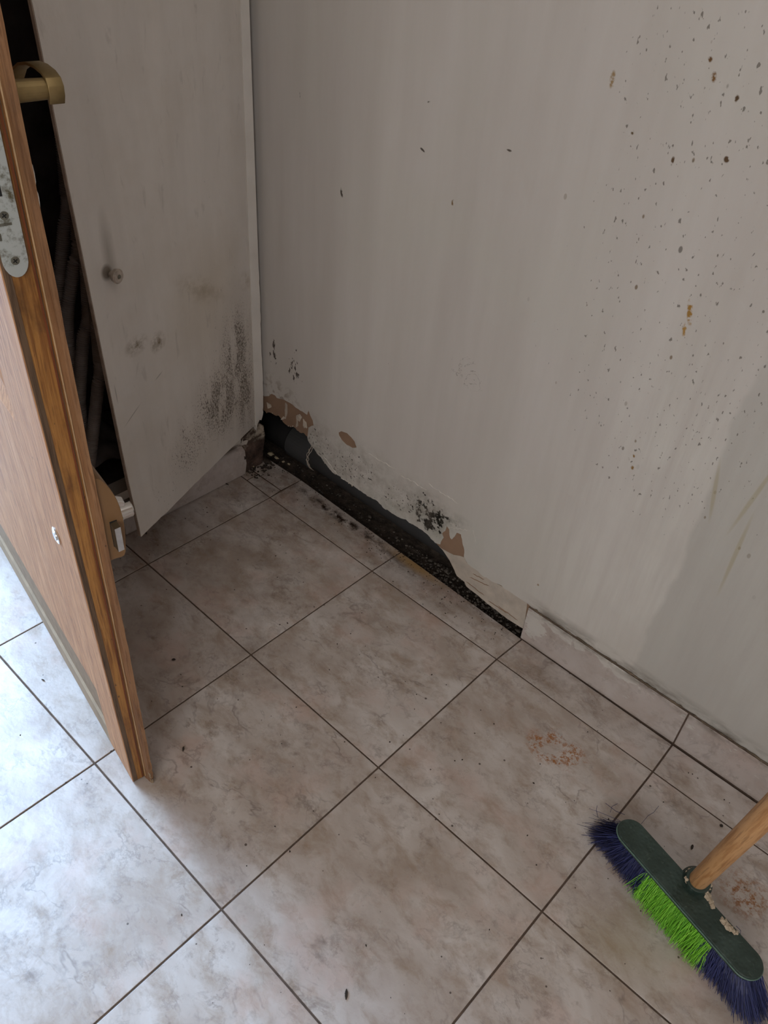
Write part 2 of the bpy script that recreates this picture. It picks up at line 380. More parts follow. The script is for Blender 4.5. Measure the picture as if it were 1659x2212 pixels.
def mat_panel():
    s = NT('cream painted plywood, mouldy'); v = s.uv(); X = 'xy'
    streak = s.noise(s.map(v, sc=(3.5, .5, 1)), 2, 5, .6)
    col = s.mix(s.mr(streak, .3, .7), rgb('#d0cac3'), rgb('#dad4cd'))
    cl = s.noise(v, 1.7, 5, .65)
    col = s.mix(s.mul(s.mr(cl, .45, .7), .35), col, rgb('#c0b6a8'))
    # yellow-brown damp zone
    m = s.mul(s.blob(v, pan_uv(440, 640), (.42, .5), .3, X), .5)
    col = s.mix(m, col, rgb('#b5a68e'))
    # sooty mould: dense by the hinge side, thinning down and left
    a, b, c, d, e, f, h = [pan_uv(*p) for p in ((505, 760), (475, 865), (410, 960), (525, 850), (450, 470), (360, 1080), (480, 700))]
    P_ = lambda c_, r_, ro: s.mr(s.blob(v, c_, r_, ro, X), 0, .75)
    m = s.mx(P_(a, (.32, .56), .1), P_(b, (.52, .46), .5), s.mul(P_(c, (.45, .42), .5), .75), P_(d, (.22, .60), 0))
    m = s.mul(m, s.mr(s.noise(s.map(v, sc=(2.4, .7, 1)), 4.5, 4, .6), .15, .50))
    m2 = s.mx(m, s.mul(P_(e, (.35, .7), 0), .35), s.mul(P_(f, (.45, .35), .7), .6), s.mul(P_(h, (.4, .9), 0), .5))
    col = s.mix(s.mul(m, .40), col, rgb('#9d9083'))
    col = wall_specks(s, v, col, 42, m2, (.80, .275), rgb('#5f5348'), (1.5, .8, 1), .7, .05, 3)
    col = wall_specks(s, v, col, 95, m, (.80, .35), rgb('#453b33'), (1.4, .75, 1), .7, .10, 2)
    mm = s.mx(s.blob(v, pan_uv(335, 738), (.07, .07), 0, X), s.blob(v, pan_uv(290, 745), (.10, .06), 0, X))
    col = s.mix(s.mul(s.mul(mm, s.mr(s.noise(v, 18, 5, .7), .4, .6)), 1.1), col, rgb('#6b5a3e'))
    mm = s.mul(s.mx(s.blob(v, pan_uv(525, 605), (.10, .07), .6, X), s.blob(v, pan_uv(430, 625), (.3, .09), .5, X)), s.mr(s.noise(v, 12, 5, .7), .42, .6))
    col = s.mix(s.mul(mm, .55), col, rgb('#8d7d62'))
    # bluish smears below the knob height, grey rubs, and a painted shadow beside the knob
    sm = s.mr(s.noise(s.map(v, sc=(2.6, .8, 1)), 6, 5, .6, .5), .61, .70)
    col = s.mix(s.mul(sm, .17), col, rgb('#6c6863'))
    k = pan_uv(228, 540); knob_shadow = pan_uv(225, 587)
    col = s.mix(s.mul(s.blob(v, k, (.05, .22), 0, X), .55), col, rgb('#7c7468'))
    col = s.mix(s.mr(s.blob(v, knob_shadow, (.045, .05), 0, X), .1, .5, 0, .8), col, rgb('#6f6354'))
    # curved scratch
    for p0, p1 in (((250, 870), (242, 830)), ((265, 920), (300, 870)), ((330, 820), (345, 800))):
        a, b = pan_uv(*p0), pan_uv(*p1); c = ((a[0]+b[0])/2, (a[1]+b[1])/2); L = math.dist(a, b)/2; an = -math.atan2(b[0]-a[0], b[1]-a[1])
        col = s.mix(s.mul(s.mr(s.blob(v, c, (.005, L*1.2), an, X), 0, .6), .45), col, rgb('#4f4740'))
    col = wall_specks(s, v, col, 24, s.mr(cl, .4, .6), (.84, .05), rgb('#40352b'), (1, 1, 1), .8, .03, 2)
    s.bump(s.add(s.mul(streak, .4), s.mul(s.noise(v, 26, 4), .3)), .2, .015)
    return s.done(col, .55, 0, .4)

def mat_wood(name, c1, c2, c3, vertical='z', scale=1.0, rough=.4, dark=None, spots=True, wear=0.0, lean=None):
    s = NT(name); v = s.obj()
    if lean: v = s.map(v, rot=lean)
    st = {'z': (9, 9, .45), 'y': (9, .5, 9), 'x': (.5, 9, 9)}[vertical]
    wob = s.n('ShaderNodeVectorMath', operation='MULTIPLY_ADD'); s.ln(s.noise(s.map(v, sc=(1, 1, .5)), 1.6, 2, .5, 0, True), wob.inputs[0]); wob.inputs[1].default_value = (.05, .05, 0); s.ln(v, wob.inputs[2])
    vv = s.map(wob.outputs[0], sc=tuple(a*scale for a in st))
    g = s.noise(vv, 2.4, 6, .6, .7); g2 = s.noise(vv, 10, 5, .65, .3)
    col = s.mix(s.mr(g, .3, .7), c1, c2)
    col = s.mix(s.mul(s.mr(g2, .47, .62), .75), col, c3)
    g3 = s.noise(s.map(v, sc=tuple(a*scale*3.2 for a in st)), 4, 3, .6)
    col = s.mix(s.mul(s.mr(g3, .56, .66), .45), col, tuple(x*.5 for x in c3))
    if spots:
        sp = s.mr(s.noise(s.map(v, sc=(1, 1, .6)), 42, 2), .72, .76)
        col = s.mix(s.mul(sp, .8), col, (.05, .03, .018))
    if wear:
        wn = s.mul(s.mr(s.noise(s.map(v, sc=(1, 1, .5)), 3.4, 6, .7), .5, .66), wear)
        col = s.mix(wn, col, tuple(x*.28 for x in c3))
    s.bump(g2, .25, .01)
    return s.done(col, rough, 0, .45)

M_ = {}
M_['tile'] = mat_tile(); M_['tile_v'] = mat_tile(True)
M_['wall_r'] = mat_wall_right()
M_['panel'] = mat_panel()
M_['grout'] = plain('dirty grout', rgb('#57483e'), .9, var=.4, scale=20)
M_['board'] = plain('bare brown board', rgb('#8f745f'), .85, var=.10, scale=10, bump=.1)
M_['cream'] = plain('old tile adhesive', rgb('#bab0a4'), .85, var=.14, scale=14, bump=.3)
M_['white_paint'] = plain('white plaster', rgb('#cdc8c0'), .7, var=.08, scale=12, bump=.2)
M_['room_paint'] = plain('plain room paint', rgb('#c9c0b6'), .8, var=.04, scale=3)
M_['flake'] = plain('loose paint flake', rgb('#c2b6a8'), .7, var=.1)
M_['cavity'] = plain('near-black cavity', (.012, .011, .010), .95, var=.4)  # near-black base colour for the cavity faces
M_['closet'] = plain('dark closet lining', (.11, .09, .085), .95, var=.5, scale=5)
M_['pvc'] = plain('grey black plastic pipe', (.060, .060, .062), .45, var=.12, scale=4)
M_['pvc_l'] = plain('grey plastic coupling', (.085, .086, .088), .42, var=.1, scale=4)
M_['hose'] = plain('corrugated conduit', (.52, .47, .44), .5, var=.15)
M_['bag'] = plain('dark grey cloth', (.20, .18, .175), .8, var=.3, scale=6, bump=.2)
M_['brass'] = plain('tarnished brass', rgb('#83704c'), .46, .8, var=.35, scale=9, bump=.06)
M_['bronze'] = plain('bronze lacquered lock case', rgb('#80603f'), .42, .15, var=.08, scale=6)
M_['bronze_d'] = plain('dark lock recess', rgb('#4f4230'), .5, .2, var=.1)
M_['chrome'] = plain('polished chrome', (.75, .74, .73), .15, 1.0, var=.05)
M_['steel'] = plain('satin steel', (.62, .63, .64), .35, .9, var=.15, scale=20)
M_['screw'] = plain('grimy screw', rgb('#6e6c62'), .45, .6, var=.3, scale=60)
M_['black'] = plain('black gap', (.01, .01, .01), .9, var=.1)
M_['wood_out'] = mat_wood('sun bleached door face', rgb('#bd8a60'), rgb('#cfa077'), rgb('#936546'), 'z', 1.0, .6)
M_['wood_edge'] = mat_wood('varnished door edge', rgb('#ae7c40'), rgb('#94632f'), rgb('#784a22'), 'z', .8, .36, wear=.75)
M_['wood_lip'] = mat_wood('worn rebate lip', rgb('#8b6444'), rgb('#9b7350'), rgb('#6a4527'), 'z', 1.0, .45, wear=.3)
M_['wood_groove'] = mat_wood('dark groove', rgb('#5b4632'), rgb('#6f5640'), rgb('#3d2c1e'), 'z', 1.0, .6)
M_['wood_base'] = mat_wood('weathered bottom rail', rgb('#8c755f'), rgb('#9c866e'), rgb('#6a5747'), 'x', 1.0, .7)
M_['kick'] = plain('grey weathered rail', rgb('#8f7b64'), .8, var=.2, scale=18, bump=.2)
M_['base_rail'] = plain('weathered bottom rail', rgb('#a08c74'), .8, var=.14, scale=9, bump=.2)
M_['ridge'] = plain('pale worn ridge', rgb('#a98a66'), .5, var=.2, scale=12)
M_['red'] = plain('reddish varnish line', rgb('#6e3a1c'), .4, var=.25, scale=10)
M_['handle_wood'] = mat_wood('broom handle wood', rgb('#d3a676'), rgb('#c69562'), rgb('#a8733f'), 'z', .7, .5, spots=False, wear=.12, lean=(-.311, -.05, 0))
M_['peb'] = plain('pale pebble', rgb('#a89a80'), .8, var=.25, scale=30, bump=.2)
M_['gravel'] = plain('dark gravel', (.11, .095, .08), .9, var=.6, scale=30)
def mat_faceplate():
    s = NT('scuffed steel faceplate'); v = s.obj()
    n = s.noise(v, 22, 6, .7)
    col = s.mix(s.mr(n, .5, .66), rgb('#b4bab8'), rgb('#5a5642'))
    return s.done(col, s.mr(n, .3, .7, .35, .6), .35)
M_['faceplate'] = mat_faceplate()
def mat_dirt():
    s = NT('damp black soil'); v = s.obj()
    n = s.noise(v, 14, 8, .7); n2 = s.noise(v, 60, 4, .7)
    col = s.mix(s.mr(n, .4, .7), (.035, .026, .020), (.12, .09, .07))
    col = s.mix(s.mr(n2, .66, .72), col, (.30, .26, .21))
    s.bump(s.add(n, s.mul(n2, .5)), .8, .02)
    return s.done(col, .95)
M_['dirt'] = mat_dirt()
def mat_masonry():
    s = NT('exposed crumbling masonry'); v = s.obj(); n = s.noise(v, 12, 8, .7)
    col = s.mix(s.mr(n, .38, .65), rgb('#3b2c26'), rgb('#6d574c'))
    sep = s.n('ShaderNodeSeparateXYZ'); s.ln(v, sep.inputs[0])
    top = s.mr(s.add(sep.outputs[2], s.mul(n, .12)), .27, .31)
    col = s.mix(top, col, s.mix(s.mr(s.noise(v, 20, 6), .45, .6), rgb('#4b3c33'), rgb('#b3a595')))
    s.bump(n, .8, .03); return s.done(col, .95)
M_['masonry'] = mat_masonry()
def mat_green():
    s = NT('dark green ribbed plastic'); v = s.obj()
    n = s.noise(v, 8, 5, .6)
    vo = s.voro(v, 46)
    col = s.mix(s.mr(n, .4, .7), rgb('#25352f'), rgb('#3b4c46'))
    sc = s.mr(s.noise(s.map(v, (4, 1, 0)), 30, 6, .7, .6), .60, .66)
    col = s.mix(s.mul(sc, .35), col, rgb('#66786c'))
    s.bump(s.mr(vo, 0, .5), .35, .006); return s.done(col, .5)
M_['green'] = mat_green()
M_['rim'] = plain('scuffed green rim', rgb('#5f7a70'), .5, var=.3, scale=40)
M_['clump'] = plain('dried plaster clump', rgb('#b7a893'), .9, var=.2, scale=40, bump=.4)
def mat_hair(name, c1, c2):
    s = NT(name); g = s.n('ShaderNodeNewGeometry')
    return s.done(s.mix(g.outputs['Random Per Island'], c1, c2), .5)
M_['navy'] = mat_hair('navy bristle', rgb('#10163a'), rgb('#3a4278'))
M_['lime'] = mat_hair('lime bristle', rgb('#4c9a18'), rgb('#9be64a'))
M_['sage'] = plain('dusty bristle tip', rgb('#5d6b3c'), .7, var=.3)

# ================================================================== FLOOR
WX = -.34            # face of the left wall
MEAS = {(0,0):(583.2,1074.3),(1,0):(803.6,1232.9),(2,0):(1073,1423.7),(3,0):(1410.4,1666.6),(0,1):(319.6,1218.6),(1,1):(542.1,1413.9),(2,1):(817.6,1657.3),(3,1):(1170.8,1968.5),(1,2):(204.6,1649),(2,2):(478.7,1964.5)}
def gp(i, j):
    """grid point i along the right wall, j rows away from it (joints read off the photograph, else regular)"""
    if (i, j) in MEAS: q = on_z(*MEAS[(i, j)]); return Vector((q.x, q.y))
    return Vector((i, -j))
fl = MB()
G = .0045
def tile(c):
    """c: four corners counter-clockwise in plan"""
    cen = sum(c, Vector((0, 0)))/4; o = []
    n = len(c)
    for k in range(n):
        p, a, b = c[k], c[k-1], c[(k+1) % n]
        o.append(p+(a-p).normalized()*G+(b-p).normalized()*G)
    fl.hexa([(p.x, p.y, -.03) for p in o], [(p.x, p.y, 0) for p in o])
for j in range(0, 8):
    for i in range(-4, 9):
        if j == 0 and i < -1: continue
        a, b, c, d = gp(i, j+1), gp(i+1, j+1), gp(i+1, j), gp(i, j)
        if j == 0 and i == -1: a = Vector((WX-.02, -1)); d = Vector((WX-.02, 0))
        tile([a, b, c, d])
WE = {0: .2917, 1: .2637, 2: .2371}           # where the cut strip along the wall ends
def we(i): return WE.get(i, .2285)
for i in range(0, 9):
    tile([gp(i, 0), gp(i+1, 0), Vector((i+1, we(i+1))), Vector((i, we(i)))])
V2 = lambda x, y: Vector((x, y))
tile([V2(-.34, .105), V2(-.007, .104), V2(0, .2917), V2(-.355, .282)])
tile([V2(-.252, 0), gp(0, 0), V2(-.007, .104), V2(-.2527, .1)])
tile([V2(-.35, 0), V2(-.252, 0), V2(-.2527, .1), V2(-.35, .105)])
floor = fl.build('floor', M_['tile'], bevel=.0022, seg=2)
tag(floor, 'marbled beige floor of large square tiles with dark grout lines', 'floor', kind='structure')
g = MB(); g.box((-5, -8.2, -.06), (9.2, .215, -.0045)); g.box((-.5, .215, -.06), (1.99, .232, -.0045)); g.hexa([(-.5,.232,-.06),(1.99,.232,-.06),(1.99,.236,-.06),(-.5,.28,-.06)],[(-.5,.232,-.006),(1.99,.232,-.006),(1.99,.236,-.006),(-.5,.28,-.006)])
g.box((1.99, .2, -.06), (9, .3, -.010))
g.build('grout', M_['grout'], floor)

# ================================================================== RIGHT WALL
def jpx(pts): return [wall_pt(*p) for p in pts]
def c5(*pts): return [(540+x/2.765, 820+y/2.765) for x, y in pts]
def c8(*pts): return [(540+x/10.37, 860+y/10.37) for x, y in pts]
hole_px = c8((268,250),(330,300),(360,345),(400,310),(460,335),(490,350),(530,380),(580,405),(630,395),(660,430),(700,490),(730,540),(770,580),(810,610),(850,640),(900,645),(950,640),(1000,670),(1040,720),(1080,750),(1150,790),(1200,790),(1240,840),(1285,880),(1300,950),(1330,1000),(1370,1060),(1430,1130),(1470,1190),(1500,1240),(1560,1300),(1610,1360)) \
    + c5((440,490),(460,515),(475,535),(500,560),(540,580),(570,605),(600,625),(625,640),(650,660),(680,680),(710,700),(740,715),(765,730),(785,750),(800,770),(830,785),(850,800),(870,812),(900,828),(930,835),(950,855),(980,870),(1010,890),(1040,910),(1065,930),(1085,955),(1105,975))
rest_px = c5((1130,1000),(1150,1020),(1170,1050),(1190,1080),(1205,1110),(1220,1140),(1235,1175),(1260,1195),(1280,1210),(1290,1235),(1320,1260),(1360,1290),(1400,1325),(1450,1365),(1500,1405),(1550,1440),(1590,1465),(1632,1490))
CX = -.362
hole = jag(jpx(hole_px), .004, .012, 3)
rest = jag(jpx(rest_px), .003, .02, 4)
hole[0] = (CX, hole[0][1])
# the board behind the paint
board = hole + rest + [(2.0, -.02), (9, -.02), (9, 7.6), (-.45, 7.6), (-.45, hole[0][1]+.06), (CX, hole[0][1]+.05)]
# the paint skin: peels at the corner, round a spot by the mould and above the old skirting
peel1 = jag(jpx(c5((70,78),(85,100),(110,100),(130,85),(150,95),(160,110),(180,115),(220,130),(260,155),(300,185),(340,210),(350,185),(360,215),(375,245),(380,275),(350,285))), .004, .02, 5)
peel1[0] = (CX, peel1[0][1])
k0 = min(range(len(hole)), key=lambda i: math.dist(hole[i], wall_pt(*c5((345, 340))[0])))
peel3 = jag(jpx(c5((1135,985),(1145,960),(1155,945),(1145,920),(1165,905),(1175,875),(1190,895),(1195,945),(1205,955),(1220,940),(1235,915),(1260,925),(1268,970),(1280,1020),(1278,1060))), .003, .015, 6)
edge3 = jag(jpx(c5((1300,1100),(1340,1130),(1380,1165),(1430,1195),(1480,1220),(1540,1260),(1600,1300),(1655,1335))), .006, .02, 8)
skin = peel1 + hole[k0:] + peel3 + edge3 + [(2.0, edge3[-1][1]-.01), (2.05, .20), (9, .20), (9, 7.6), (-.45, 7.6), (-.45, peel1[0][1]+.03), (CX, peel1[0][1]+.02)]
to3 = lambda x, z, w_: (x, WY+w_, z)
# island of missing paint (oval patch) needs a hole in the skin: cut the outline open to it
oval = jag(jpx(c5((527,318),(545,308),(580,320),(605,345),(625,370),(637,405),(610,408),(575,390),(545,360),(530,335))), .002, .02, 9, closed=True)
def poly_with_holes(mb, outer, holes, y0, y1):
    loops = [[Vector((p[0], p[1], 0)) for p in l] for l in [outer]+holes]
    flat = [p for l in loops for p in l]
    tri = tessellate_polygon(loops)
    F = [mb.bm.verts.new((p.x, y0, p.y)) for p in flat]; Bk = [mb.bm.verts.new((p.x, y1, p.y)) for p in flat]
    for t in tri:
        try: mb.bm.faces.new([F[i] for i in t]); mb.bm.faces.new([Bk[i] for i in t[::-1]])
        except ValueError: pass
    k = 0
    for l in loops:
        n = len(l)
        for i in range(n):
            a, b = k+i, k+(i+1) % n
            try: mb.bm.faces.new((F[a], F[b], Bk[b], Bk[a]))
            except ValueError: pass
        k += n
mb = MB(); poly_with_holes(mb, skin, [oval], WY, WY+.004)
wall = mb.build('wall_right', M_['wall_r'])
tag(wall, 'painted right wall with a torn hole along its foot, peeling paint and mould', 'wall', kind='structure')
mb = MB(); poly_with_holes(mb, board, [], WY+.004, WY+.040)
brd = mb.build('backing_board', M_['board'], wall); brd['label'] = 'bare brown board where the paint has peeled'
# cream adhesive left on the board where the skirting was
adh = jag(jpx(c5((1140,1008),(1180,1030),(1215,1048),(1250,1053),(1278,1063),(1295,1095),(1340,1128),(1430,1192),(1540,1258),(1655,1333))), .002, .03, 10)
adh = adh + [(1.995, .035)] + [(x, z+.002) for x, z in rest[::-1]]
mb = MB(); poly_with_holes(mb, adh, [], WY+.001, WY+.0045)
mb.build('adhesive_layer', M_['cream'], wall)
# ribs of comb-spread adhesive
mb = MB(); rnd = random.Random(3)
for (a, b) in (((1290,1205),(1400,1290)),((1310,1180),(1430,1235)),((1330,1160),(1400,1195)),((1420,1320),(1540,1400)),((1480,1350),(1600,1440))):
    p, q = wall_pt(*c5(a)[0]), wall_pt(*c5(b)[0])
    mb.tube([(p[0]+(q[0]-p[0])*t, WY+.001, p[1]+(q[1]-p[1])*t+rnd.uniform(-.003, .003)) for t in [i/8 for i in range(9)]], [.0005]+[.0028]*7+[.0005], 6)
mb.build('adhesive_rib', M_['board'], wall)
# paint remains inside the peeled corner, curling off
for k, pts in enumerate((((205,135),(222,150),(222,200),(212,235),(185,240),(200,215)), ((270,215),(300,205),(310,225),(300,250),(285,240),(290,275),(265,290),(275,260)), ((315,235),(335,255),(340,290),(325,300),(315,275)), ((100,135),(125,150),(128,165),(110,172)))):
    pl = jag(jpx(c5(*pts)), .002, .015, 20+k, closed=True)
    mb = MB(); mb.slab(pl, lambda x, z, w_: (x, WY+.0035-w_-.006*math.sin(x*60), z), .004)
    mb.build('paint_flake', M_['flake'], wall)
# ridges of swollen plaster
mb = MB(); rnd = random.Random(5)
for a, b in (((700,440),(880,540)),((900,570),(1060,660)),((1060,620),(1250,745)),((1180,880),(1300,900)),((1330,900),(1350,980)),((430,440),(520,570)),((540,585),(620,630))):
    p, q = wall_pt(*c5(a)[0]), wall_pt(*c5(b)[0]); n = 14
    mb.tube([(p[0]+(q[0]-p[0])*i/n+rnd.uniform(-.004, .004), WY+.001, p[1]+(q[1]-p[1])*i/n+rnd.uniform(-.006, .006)) for i in range(n+1)], [.0005]+[rnd.uniform(.0015, .0045) for _ in range(n-1)]+[.0005], 6)
mb.build('plaster_ridge', M_['white_paint'], wall)
# crumbly lip of plaster along the hole
mb = MB(); rnd = random.Random(6)
for i, (x, z) in enumerate(hole):
    if i % 2 or x < CX+.02: continue
    mb.sphere((x+rnd.uniform(-.004, .004), WY+rnd.uniform(.002, .02), z+rnd.uniform(-.002, .006)), rnd.uniform(.003, .008), rnd.uniform(.003, .008), rnd.uniform(.002, .006), 1, .4, 0, i)
mb.build('torn_edge', M_['flake'], wall)
# cavity behind the board
mb = MB(); mb.box((-.75, 1.0, -.3), (2.3, 1.04, 1.4)); mb.box((-.75, .27, 1.36), (2.3, 1.04, 1.40)); mb.box((-.79, .27, -.3), (-.75, 1.04, 1.4)); mb.box((2.3, .288, -.3), (2.34, 1.04, 1.4))
cav = mb.build('wall_cavity', M_['cavity']); tag(cav, 'dark cavity behind the hole in the right wall', 'wall', kind='structure')

# soil in the trench
mb = MB(); nx, ny = 180, 60; gv = []
for j in range(ny+1):
    row = []
    for i in range(nx+1):
        x = -.72+i/nx*3.0; y = .225+j/ny*.77
        lim = .2917-(max(0, x))*.0275
        dep = min(1, max(0, (y-lim+.02)/.06))
        z = -.040-.040*dep+.012*noise.noise(Vector((x*5, y*7, 0)))+.008*noise.noise(Vector((x*30, y*30, 2)))+.03*max(0, min(1, (x-1.2)/.5))
        if x < -.05: z += .035*math.exp(-((x+.3)/.22)**2)*(1.2-dep)
        row.append(mb.bm.verts.new((x, y, z)))
    gv.append(row)
for j in range(ny):
    for i in range(nx): mb.bm.faces.new((gv[j][i], gv[j][i+1], gv[j+1][i+1], gv[j+1][i]))
dirt = mb.build('soil', M_['dirt'], smooth=True); tag(dirt, 'black damp soil in the trench under the torn wall', 'soil', kind='stuff')
mb = MB(); rnd = random.Random(11)
for i in range(420):
    x = rnd.uniform(-.34, 2.0)**1 if i < 200 else rnd.uniform(1.0, 1.95); y = rnd.uniform(.285-.0275*max(0, x)+.008, .285-.0275*max(0, x)+.16)
    rr = rnd.uniform(.003, .009)*(1.5 if rnd.random() < .12 else 1)
    z = -.058 if x < 1.2 else -.04+.02*min(1, (x-1.2)/.5)
    mb.sphere((x, y, z+rr*.4), rr*rnd.uniform(.8, 1.5), rr, rr*.7, 1, .4, rnd.uniform(0, 3), i)
o = mb.build('gravel', M_['gravel']); tag(o, 'small gravel bits scattered on the black trench soil', 'gravel', kind='stuff')
PEB = [((585,980),.018,.6,'large cream pebble nearest the corner, at the edge of the floor tiles'),((598,989),.014,.3,'second cream pebble, just right of the largest one by the corner'),((612,997),.008,1,'small pale pebble between the cream pebbles and the pipe joint'),((624,1002),.009,.2,'small greyish pebble on the soil below the pipe coupling'),((545,1006),.013,.2,'flat cream chip lying on the tile beside the broken skirting')]
for k, (px, rr, ro, lab) in enumerate(PEB):
    z0 = -.004 if k < 4 else .004
    q = on_z(px[0], px[1], z0+.004); mb = MB(); mb.sphere((q.x, q.y, q.z), rr*1.35, rr*.85, rr*.7, 3, .3, ro, k+40)
    o = mb.build('pebble', M_['peb'], smooth=True, base=(q.x, q.y, 0)); tag(o, lab, 'pebble', 'pebbles by the wall corner')

# drain pipe inside the wall
PY, PZ, PR = .585, .055, .125
pipe = empty('drain_pipe', (.0, PY, PZ-PR)); tag(pipe, 'grey black plastic drain pipe running inside the wall behind the hole', 'pipe')
pb = Vector((0, PY, PZ-PR))
sub(MB().tube([(-.74, PY-.055, PZ+.02), (0.0, PY-.01, PZ-.01), (1.0, PY+.03, PZ-.07), (2.1, PY+.08, PZ-.12)], PR, 40), 'pipe', M_['pvc'], pipe, smooth=True)
sub(MB().tube([(-.335, PY-.030, PZ+.004), (-.33, PY-.030, PZ+.004), (-.115, PY-.017, PZ-.005), (-.11, PY-.017, PZ-.005)], [PR+.006, PR+.014, PR+.014, PR+.006], 40), 'coupling', M_['pvc_l'], pipe, smooth=False, bevel=.002)
mb = MB(); rnd = random.Random(8)
for ln in range(3):
    mb.tube([(-.10+.008*ln+rnd.uniform(-.008, .008)+.02*max(0, math.sin(a)*-1), PY-.015+(PR+.010)*math.cos(a), PZ-.006+(PR+.010)*math.sin(a)) for a in [PI*.72+i*PI*.55/14 for i in range(15)]], .003, 5)
sub(mb, 'glue_bead', M_['flake'], pipe)

# ================================================================== SKIRTING, RIGHT WALL
BH = .2640; BT = .2325
mb = MB()
xs = [1.985, 3.0, 4.0, 5.0, 6.0, 7.0, 8.0]
for a, b in zip(xs, xs[1:]):
    mb.box((a+.004, BT, .006), (b-.004, WY+.0, BH))
bb = mb.build('baseboard_right', M_['tile_v'], bevel=.003)
tag(bb, 'tiled beige skirting along the foot of the right wall', 'skirting', kind='structure')
mb = MB(); mb.box((1.99, BT+.004, -.02), (8, WY, BH+.004)); mb.build('grout', M_['grout'], bb)
# smears of white paint brushed down onto the first skirting tile
# mouldy sealant line on the top edge
mb = MB(); rnd = random.Random(13); n = 160
mb.tube([(2.02+i/n*2.6, BT+.010+rnd.uniform(-.003, .003), BH+.004+rnd.uniform(-.004, .004)) for i in range(n+1)], [rnd.uniform(.002, .008) for _ in range(n+1)], 6)
M_['seal'] = plain('mouldy sealant', rgb('#65584a'), .9, var=.5, scale=9)
mb.build('sealant', M_['seal'], bb)

# ================================================================== LEFT WALL, CLOSET
wl = MB()
wl.box((WX-.12, -1.45, 0), (WX, .148, .325)); wl.box((WX-.12, -1.45, .325), (WX, -1.27, 7.5)); wl.box((WX-.12, -1.45, 6.6), (WX, .30, 7.5))
wleft = wl.build('wall_left', M_['room_paint']); tag(wleft, 'low plinth and post of the left wall around the closet opening', 'wall', kind='structure')
# upright frame strip in the corner, ragged at its foot
fs = MB()
out = [(-.38+.02, 0)]
L = [(.146, .30), (.146, 6.6)]; Rr = [(.224, 6.6)]
pts = [(.142, 6.6), (.150, .33)] + jag([(.152, .325), (.165, .37), (.185, .40), (.20, .39), (.216, .43), (.222, .56)], .003, .02, 30) + jag([(.222, .56), (.223, .8), (.217, 1.0), (.219, 1.25), (.214, 1.5)], .0022, .03, 31)[1:] + [(.208, 2.1), (.201, 2.9), (.190, 6.6)]
fs.slab(pts, lambda y, z, w_: (WX+.024-w_, y, z), .068)
M_['strip'] = plain('cream frame paint', rgb('#d8d3cc'), .55, var=.06, scale=6)
strip = fs.build('trim_1', M_['strip'], bevel=.002)
tag(strip, 'narrow upright frame strip in the wall corner, chipped at its foot', 'trim', kind='structure')
mb = MB(); mb.box((WX-.12, .15, .46), (WX-.028, .195, 7.0)); mb.box((WX-.12, .10, .0), (WX-.05, .244, .46)); mb.box((WX-.16, .15, .4), (WX-.11, .30, 7.0)); mb.build('corner_core', M_['closet'], wleft)
# exposed masonry lump
mb = MB()
def lump(mb, a, b, n=14, amp=.02, seed=0):
    (x0, y0, z0), (x1, y1, z1) = a, b
    g = bmesh.ops.create_cube(mb.bm, size=1.0)
    bmesh.ops.subdivide_edges(mb.bm, edges=list({e for v in g['verts'] for e in v.link_edges}), cuts=n, use_grid_fill=True)
    for v in mb.bm.verts:
        p = Vector(((v.co.x+.5)*(x1-x0)+x0, (v.co.y+.5)*(y1-y0)+y0, (v.co.z+.5)*(z1-z0)+z0))
        nn = noise.noise_vector(p*9+Vector((seed, 0, 0)))*amp + noise.noise_vector(p*40)*amp*.35
        v.co = p+nn
lump(mb, (WX-.1, .035, -.02), (WX+.012, .225, .33), 22, .022)
mb.build('exposed_masonry', M_['masonry'], wleft, smooth=True)
# skirting of the left wall, snapped off near the corner
mb = MB(); XF = WX+.028
endp = [(.038, .002), (.052, .09), (.046, .14), (.043, .20), (.020, .252), (.0, .264)]
mb.slab([(-.95, .004), *endp, (-.95, .264)], lambda y, z, w_: (XF-w_, y, z), .026)
mb.box((WX, -1.44, .004), (XF, -.956, .264))
bl = mb.build('baseboard_left', M_['tile_v'], bevel=.003); tag(bl, 'tiled skirting under the cupboard door, snapped off near the corner', 'skirting', kind='structure')
# closet interior and the walls behind the entrance door
mb = MB()
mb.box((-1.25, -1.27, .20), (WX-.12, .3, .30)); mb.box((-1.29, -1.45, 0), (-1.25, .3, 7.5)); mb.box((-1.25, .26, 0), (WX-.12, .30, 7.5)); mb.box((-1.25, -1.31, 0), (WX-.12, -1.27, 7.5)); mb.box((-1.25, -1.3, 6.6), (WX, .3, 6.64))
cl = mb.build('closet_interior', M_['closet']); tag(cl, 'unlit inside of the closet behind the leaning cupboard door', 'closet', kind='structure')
mb = MB(); mb.box((-1.4, -1.45, 0), (WX, -1.40, 7.5)); mb.box((-1.45, -1.50, 0), (-1.205, -1.35, 7.5)); mb.box((-1.45, -8.1, 0), (-1.30, -4.1, 7.5)); mb.box((-1.45, -4.1, 6.17), (-1.30, -1.45, 7.5))
ws = mb.build('wall_entrance', M_['room_paint']); tag(ws, 'entrance wall beside the open wooden door', 'wall', kind='structure')
mb = MB(); mb.box((9.0, -8.1, 0), (9.1, .35, 7.5)); o = mb.build('wall_far', M_['room_paint']); tag(o, kind='structure')
mb = MB(); mb.box((-1.45, -8.2, 0), (9.1, -8.1, 7.5)); o = mb.build('wall_back', M_['room_paint']); tag(o, kind='structure')
mb = MB(); mb.box((-1.5, -8.2, -.40), (9.2, 1.12, -.34)); mb.box((-1.5, 1.06, -.4), (9.2, 1.12, 7.6)); mb.box((-1.55, -1.42, -.4), (-1.47, 1.12, 7.6)); mb.box((9.1, -.2, -.4), (9.2, 1.12, 7.6))
